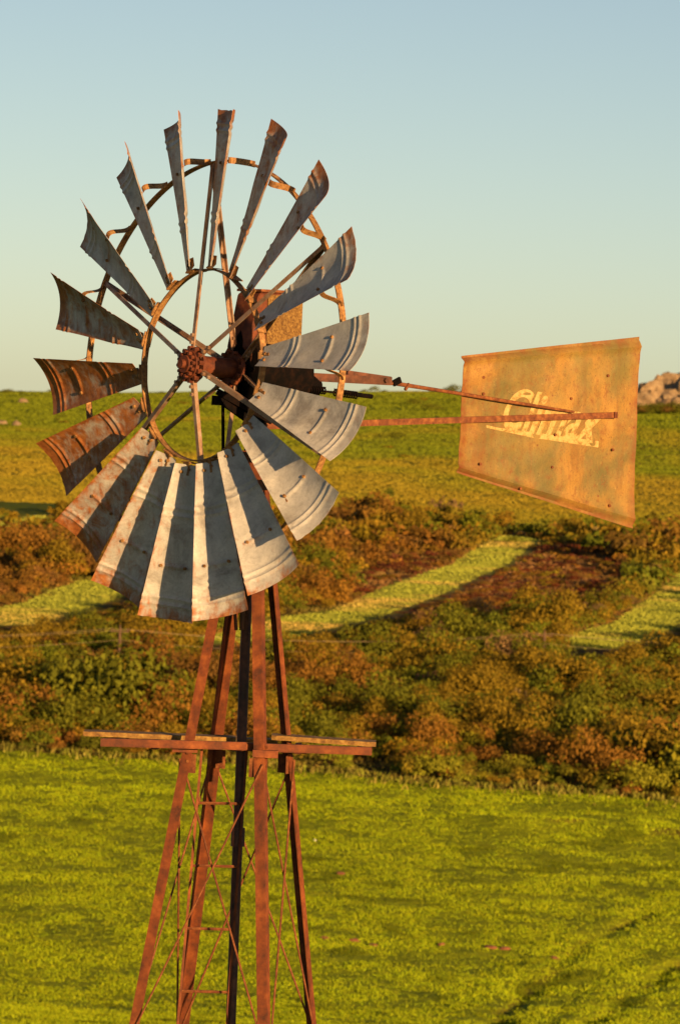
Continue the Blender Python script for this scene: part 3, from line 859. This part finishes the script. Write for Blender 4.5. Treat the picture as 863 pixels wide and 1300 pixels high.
for lod, (nq, lf) in {'near': (460, .08), 'far': (180, .14)}.items():
    lib[lod] = [blob_leaves(nq, 1.0, 1.0, lf, rr, 6) for _ in range(14)]
for i, (x_, y_, kd, r_, hz_, dfe) in enumerate(info):
    if i in chosen: continue
    L = lib['near' if y_ < 600 else 'far'][rr.integers(14)]
    an = rr.uniform(0, 6.28); ca, sa = math.cos(an), math.sin(an)
    X = L[..., 0] * ca - L[..., 1] * sa; Y = L[..., 0] * sa + L[..., 1] * ca
    V = np.stack([X * r_ + x_, Y * r_ + y_, L[..., 2] * hz_ + float(base_h(x_, y_)) - .05], -1).reshape(-1, 3)
    c = np.array(COLS[kd]) * rr.uniform(.75, 1.3) * np.array([rr.uniform(.85, 1.15), 1, rr.uniform(.8, 1.2)])
    VS.append(V.astype(np.float32)); CS.append(np.tile(np.array([*c, 1.0], np.float32), (len(V), 1)))
V = np.concatenate(VS); C_ = np.concatenate(CS)
o = np_mesh('scrub', V, 4, np.arange(len(V)), M['leaf'], {'leafcol': ('FLOAT_COLOR', C_)})
tag(o, 'dense bushland of green, olive and rust brown scrub on the valley floor and lower hillside', 'scrub', kind='stuff')
print('BUSHES', len(info), 'quads', len(V) // 4)

# ------------------------------------------------------------------ grass of the field
def tufts(n, x0, x1, y0, y1, hmin, hmax, wid, colf, seed, blades=5):
    r = np.random.default_rng(seed)
    y_ = r.uniform(y0, y1, n); x_ = r.uniform(-1, 1, n) * (y_ * .0646 * 1.35 + 4)
    return x_, y_, r
NT = 150000
x_, y_, r = tufts(NT, 0, 0, 235, 425, .1, .2, .1, None, 77)
dens = fbm(x_, y_, 3.0, 3, 51)
keep = (y_ < edge_y(x_)) & (r.random(NT) < .35 + .9 * sstep(.35, .6, dens))
x_, y_ = x_[keep], y_[keep]; n = len(x_); dens = dens[keep]
z_ = full_h(x_, y_)
BL = 6
ang_ = r.uniform(0, 2 * PI, (n, BL)); ox = r.normal(0, .16, (n, BL)); oy = r.normal(0, .16, (n, BL))
hh = r.uniform(.04, .12, (n, BL)) * (.5 + 1.2 * dens[:, None]); ww = r.uniform(.02, .05, (n, BL)); ln = r.normal(0, .05, (n, BL, 2))
bx = x_[:, None] + ox; byy = y_[:, None] + oy; bz = z_[:, None] + 0 * ox
A = np.stack([bx - np.cos(ang_) * ww, byy - np.sin(ang_) * ww, bz - .02], -1)
B = np.stack([bx + np.cos(ang_) * ww, byy + np.sin(ang_) * ww, bz - .02], -1)
T = np.stack([bx + ln[..., 0], byy + ln[..., 1], bz + hh], -1)
V = np.stack([A, B, T], 2).reshape(-1, 3)
pt = fbm(x_, y_, 22, 4, 57)
base = np.stack([.235 + .06 * r.random(n), .31 + .03 * r.random(n), .004 + .004 * r.random(n)], 1) * (.66 + .35 * dens[:, None] + .5 * pt[:, None])
spot = sstep(.60, .72, fbm(x_, y_ * .8, 2.6, 3, 91)) * sstep(.40, .6, fbm(x_, y_, 16, 2, 93)); base = base * (1 - .62 * spot[:, None])
C_ = np.repeat(np.concatenate([base, np.ones((n, 1))], 1), BL * 3, 0)
o = np_mesh('field_grass', V, 3, np.arange(len(V)), M['leaf'], {'leafcol': ('FLOAT_COLOR', C_)})
tag(o, 'short yellow green grass covering the field in front of the bushland', 'grass', kind='stuff')

def tussocks(name, n, y0, y1, cols, hr, wr, accept, seed, label):
    r = np.random.default_rng(seed)
    y_ = np.exp(r.uniform(math.log(y0), math.log(y1), n)); x_ = r.uniform(-1, 1, n) * (y_ * .0646 * 1.35 + 4)
    k = accept(x_, y_, r); x_, y_ = x_[k], y_[k]; n = len(x_); z_ = base_h(x_, y_)
    sc = np.clip(y_ / 1000, .6, 1.8)[:, None]; BL = 3
    a = r.uniform(0, 2 * PI, (n, BL)); ox = r.normal(0, .25, (n, BL)) * sc; oy = r.normal(0, .25, (n, BL)) * sc
    hh = r.uniform(*hr, (n, BL)) * sc; ww = r.uniform(*wr, (n, BL)) * sc; ln = r.normal(0, .4, (n, BL, 2)) * hh[..., None]
    bx = x_[:, None] + ox; byy = y_[:, None] + oy; bz = z_[:, None] + 0 * ox
    A = np.stack([bx - np.cos(a) * ww, byy - np.sin(a) * ww, bz - .06], -1); B = np.stack([bx + np.cos(a) * ww, byy + np.sin(a) * ww, bz - .06], -1)
    T = np.stack([bx + ln[..., 0] + np.cos(a) * ww * .5, byy + ln[..., 1] + np.sin(a) * ww * .5, bz + hh], -1)
    T2 = np.stack([bx + ln[..., 0] - np.cos(a) * ww * .5, byy + ln[..., 1] - np.sin(a) * ww * .5, bz + hh * .9], -1)
    V = np.stack([A, B, T, T2], 2).reshape(-1, 3)
    c = cols(x_, y_, r); C_ = np.repeat(np.concatenate([c, np.ones((n, 1))], 1), BL * 4, 0)
    o = np_mesh(name, V, 4, np.arange(len(V)), M['leaf'], {'leafcol': ('FLOAT_COLOR', C_)})
    return tag(o, label, 'grass', kind='stuff')
def lerp3(t, a, b): return np.array(a)[None] * (1 - t[:, None]) + np.array(b)[None] * t[:, None]
def hill_cols(x, y, r):
    n = fbm(x * 1.0, y * .45, 30, 4, 61); t = sstep(.25, 1.05, (n - .5) * 1.3 + (1 - sstep(880, 1330, y + x * .3)) * .70 + .15)
    return lerp3(t, (.130, .160, .007), (.245, .185, .016)) * (.8 + .4 * fbm(x, y, 9, 3, 63))[:, None]
tussocks('hill_grass', 150000, 800, 1595, hill_cols, (.07, .17), (.2, .45), lambda x, y, r: (y > bushtop_y(x) - 50), 91, 'rough green and straw coloured grass covering the far hillside up to the skyline')
def strip_acc(x, y, r):
    m_ = np.zeros_like(x)
    for s_ in STRIPS: m_ = np.maximum(m_, poly_mask(s_, x, y, 1.0))
    return m_ > .5
def strip_cols(x, y, r):
    t = sstep(.45, .7, fbm(x, y, 14, 3, 71)); return lerp3(t, (.31, .34, .045), (.50, .36, .09)) * (.75 + .4 * r.random(len(x)))[:, None]
tussocks('strip_grass', 160000, 440, 840, strip_cols, (.05, .16), (.12, .3), strip_acc, 92, 'short pale green grass on the cleared strips that cut through the bushland')
def soil_cols(x, y, r):
    h = poly_mask(HEATH, x, y, 12); t = sstep(.4, .62, fbm(x, y, 18, 3, 81))
    c = lerp3(t, (.19, .11, .022), (.13, .12, .018)); c2 = lerp3(r.random(len(x)), (.13, .05, .02), (.25, .14, .05))
    return c * (1 - h[:, None]) + c2 * h[:, None]
tussocks('undergrowth', 90000, 370, 900, soil_cols, (.12, .4), (.12, .35), lambda x, y, r: (y > edge_y(x) + 1) & ~strip_acc(x, y, r) & ~strip_acc(x, y + 7, r) & ~strip_acc(x, y + 14, r) & ~strip_acc(x, y + 3, r) & (y < bushtop_y(x) - 25), 93, 'brown undergrowth of dry twigs and grass between the scrub bushes')

tussocks('edge_weeds', 26000, 375, 425, lambda x, y, r: lerp3(r.random(len(x)) ** .7, (.30, .23, .05), (.16, .19, .015)) * r.uniform(.6, 1.2, len(x))[:, None],
         (.15, .9), (.04, .16), lambda x, y, r: np.abs(y - edge_y(x) - .5) < r.exponential(1.4, len(x)), 94, 'ragged straw and green weeds along the line where the field meets the bushland')

# ------------------------------------------------------------------ small things
def lump(name, x, y, rx, ry, rz, mat, seed, sub=3, sink=.25, rough=.35):
    import bmesh
    from mathutils import noise as mn
    bm = bmesh.new(); bmesh.ops.create_icosphere(bm, subdivisions=sub, radius=1)
    for v in bm.verts:
        n = mn.fractal(v.co * 1.3 + Vector((seed * 3.1, 0, 0)), 1.0, 2.0, 4) * rough
        f = 1 + n; v.co = Vector((v.co.x * rx * f, v.co.y * ry * f, v.co.z * rz * f))
    me = bpy.data.meshes.new(name); bm.to_mesh(me); bm.free(); me.materials.append(mat)
    o = bpy.data.objects.new(name, me); COL.objects.link(o)
    o.location = (x, y, float(full_h(np.array([x]), np.array([y]))[0]) + rz * (1 - sink) * .4); o.rotation_euler = (0, 0, seed * 1.7)
    return o
for i, (px, py, s_) in enumerate([(622, 1207, .42), (640, 1209, .3), (703, 1217, .28), (450, 1195, .3), (474, 1203, .26), (560, 1203, .25), (412, 1193, .25), (432, 1113, .3)]):
    wx, wy = unproj(px, py); o = lump('molehill', wx, wy, s_ * 1.2, s_, .14, M['soil'], i + 1, 2, .6)
    tag(o, 'small mound of reddish soil thrown up in the green field', 'molehill', 'soil mounds scattered over the field')
wx, wy = unproj(399.5, 1071)
o = lump('stone', wx, wy, .12, .1, .09, M['white'], 3, 2, .3); tag(o, 'tiny pale stone lying alone in the green field right of the tower', 'stone')
for i, (px, py, s_) in enumerate([(30, 512, 1.0), (22, 541, 1.1), (2, 539, 1.0)]):
    wx, wy = unproj(px, py); o = lump('field_rock', wx, wy, s_ * 1.5, s_, s_ * .75, M['rock'], i + 11, 3, .4)
    tag(o, ['pale rock high on the grassy slope, topmost of the three at the left', 'pale rock on the grassy slope, lowest of the three at the left', 'pale rock at the left edge of the picture on the grassy slope'][i], 'rock')
# rocky outcrop at the right
rk = [(812, 520, 5.0, 3.6), (826, 505, 5.0, 4.6), (840, 497, 5.2, 4.4), (858, 486, 6, 5.4), (872, 500, 6, 4.6), (848, 514, 4.2, 3.0), (866, 521, 4, 2.6), (832, 524, 2.6, 1.6), (890, 488, 6.5, 5.4), (818, 497, 3.6, 2.6), (905, 510, 5, 3.5)]
rl = ['flat tan boulder half hidden by the right edge of the vane', 'rounded tan boulder next to the vane edge in the outcrop', 'tan boulder near the middle of the hilltop outcrop', 'tallest tan boulder of the hilltop outcrop at the right', 'broad tan boulder right of the tallest one', 'low tan boulder below the middle of the outcrop', 'low pale boulder at the foot of the outcrop by the picture edge', 'small pale stone at the foot of the outcrop near the vane', 'large boulder beyond the tallest one at the outcrop end', 'small boulder on the skyline just right of the vane', 'boulder at the far right end of the outcrop']
for i, ((px, py, sx, sz), lb) in enumerate(zip(rk, rl)):
    D_ = 1480 - (py - 486) * 2.0
    p = at(px, py, D_)
    o = lump('boulder', p.x, p.y, sx, sx * .8, sz, M['rock'], i + 31, 3, .3, .5)
    gz = float(base_h(p.x, p.y)); o.location.z = gz + (p.z - gz) * .55
    o.scale.z = max(1.0, (p.z - gz) * .75 / sz)
    tag(o, lb, 'boulder', 'tan boulders of the hilltop outcrop')
def shrub(px, py, w, h, kd, label, group, dist=None, cat='bush'):
    if dist: p = at(px, py, dist); wx, wy = p.x, p.y
    else: wx, wy = unproj(px, py)
    o = pmesh[kd, 0].copy() if (kd, 0) in pmesh else pmesh[kd, 1].copy()
    o.name = 'bush'; COL.objects.link(o); o.location = (wx, wy, float(base_h(wx, wy)) - .1); o.scale = (w, w, h); o.rotation_euler = (0, 0, px)
    return tag(o, label, cat, group)
for i, (px, w, h) in enumerate([(475, 1.8, 1.9), (567, 2.2, 1.6), (577, 2.4, 2.6), (592, 2.2, 1.5), (550, 1.5, 1.1), (10, 2.2, 1.5), (27, 1.5, .9), (640, 2, 1.5), (700, 2.4, 1.8), (-10, 2, 1.5)] + [(random.uniform(-40, 900), random.uniform(.8, 2.0), random.uniform(.4, 1.1)) for _ in range(34)]):
    shrub(px, 496, w * .9, h * .9, 'green', 'small dark bush standing on the skyline of the grassy hill', 'bushes on the hill skyline', 1553)
for i, (px, py, w, h) in enumerate([(815, 532, 3, 2), (826, 537, 3.4, 2.6), (838, 534, 3, 2.4), (849, 538, 3.4, 2.4), (860, 533, 3.4, 2.8), (871, 537, 3.4, 2.6), (843, 527, 2.2, 1.8), (818, 566, 2.2, 1.7)]):
    shrub(px, py, w, h, 'green' if i % 3 else 'brown', 'dark bush growing at the foot of the tan boulders on the right', 'bushes below the outcrop', 1320)
for (px, py, w, h) in ((604, 678, 3.0, 2.4), (527, 515, 2.4, 1.6), (547, 521, 2.6, 1.6), (503, 556, 2.0, 1.2), (650, 690, 1.2, .9), (745, 682, 3.4, 2.2), (765, 684, 3.2, 2.0)):
    shrub(px, py, w, h, 'green', 'dark green bush standing apart in the grass of the far slope', 'lone bushes on the far slope')

# power line
ppx = [(150, 862, 797), (689, 845, 803)]
pole_tops = []
for i, (px, pyb, pyt) in enumerate(ppx):
    wx, wy = unproj(px, pyb); gz = float(base_h(wx, wy)); H = (pyb - pyt) * wy / F
    pt = Vector((wx, wy, gz))
    o = MB(); o.tube([pt - Z * .5, pt + Z * H], [.16, .11], 8)
    rt = bpy.data.objects.new('utility_pole', None); rt.location = pt; COL.objects.link(rt)
    tag(rt, ['slim wooden power pole rising from the scrub left of the tower legs', 'slim wooden power pole in the scrub below the vane, right of the tower'][i], 'power pole', 'poles of the power line')
    bpy.context.view_layer.update()
    o.build('pole_shaft', M['pole'], rt, True)
    c = MB(); c.beam(pt + Z * (H - .35) - Vector((.8, 0, 0)), pt + Z * (H - .35) + Vector((.8, 0, 0)), .10, .10); c.build('crossarm', M['pole'], rt)
    for sx in (-.7, 0, .7):
        ins = MB(); b0 = pt + Z * (H - .28 + (.3 if sx == 0 else 0)) + Vector((sx, 0, 0)); ins.tube([b0, b0 + Z * .1, b0 + Z * .2], [.05, .08, .04], 8); ins.build('insulator', M['pole'], rt, True)
    pole_tops.append((pt, H))
a, b = pole_tops[0][0] + Z * pole_tops[0][1], pole_tops[1][0] + Z * pole_tops[1][1]
dv = b - a
for q, (sx, dz) in enumerate(((-.7, -.12), (.7, -.12), (0, -1.1))):
    w = MB()
    for k0 in (-1, 0, 1):
        p, r_ = a + dv * k0, a + dv * (k0 + 1); pts = []
        for i in range(25):
            t = i / 24; s_ = p.lerp(r_, t); s_ = s_ + Vector((sx, 0, dz - 1.6 * 4 * t * (1 - t) * .6)); pts.append(s_)
        w.tube(pts, .010, 4)
    tag(w.build('power_cable', M['wire']), ['thin pale power cable, nearer of the two strung over the pole tops', 'thin pale power cable, farther of the two strung over the pole tops', 'lowest pale power cable strung between the poles above the scrub'][q], 'cable', 'cables of the power line')

# ------------------------------------------------------------------ light, sky, camera
SAZ, SEL = math.radians(150), math.radians(7.2)
w = bpy.data.worlds.new('World'); scene.world = w; w.use_nodes = True
nt = w.node_tree; s = nt.nodes.new('ShaderNodeTexSky'); s.sky_type = 'NISHITA'; s.sun_disc = False
s.sun_elevation = SEL; s.sun_rotation = SAZ; s.air_density = .60; s.dust_density = 1.3; s.ozone_density = .0; s.altitude = 1700
bg = nt.nodes['Background']; nt.links.new(s.outputs[0], bg.inputs[0]); bg.inputs[1].default_value = .055
sl = bpy.data.lights.new('sun', 'SUN'); sl.energy = 5.0; sl.angle = math.radians(.5); sl.color = (1, .62, .27)
so = bpy.data.objects.new('sun', sl); COL.objects.link(so)
sd = Vector((math.sin(SAZ) * math.cos(SEL), math.cos(SAZ) * math.cos(SEL), math.sin(SEL)))
so.rotation_euler = sd.to_track_quat('Z', 'Y').to_euler(); so.location = (20, -30, 30)

cam = bpy.data.cameras.new('camera'); co = bpy.data.objects.new('camera', cam); COL.objects.link(co)
cam.sensor_fit = 'VERTICAL'; cam.sensor_height = 24; cam.lens = F / 1300 * 24
co.matrix_world = Matrix(((CR.x, CU.x, CB.x, EYE.x), (CR.y, CU.y, CB.y, EYE.y), (CR.z, CU.z, CB.z, EYE.z), (0, 0, 0, 1)))
cam.clip_start = .5; cam.clip_end = 20000
cam.dof.use_dof = True; cam.dof.focus_distance = 25.0; cam.dof.aperture_fstop = 9
scene.camera = co
vs_ = scene.view_settings; vs_.view_transform = 'Standard'; vs_.look = 'None'; vs_.exposure = 0.85; vs_.gamma = 1
scene.cycles.use_denoising = True; scene.cycles.max_bounces = 5
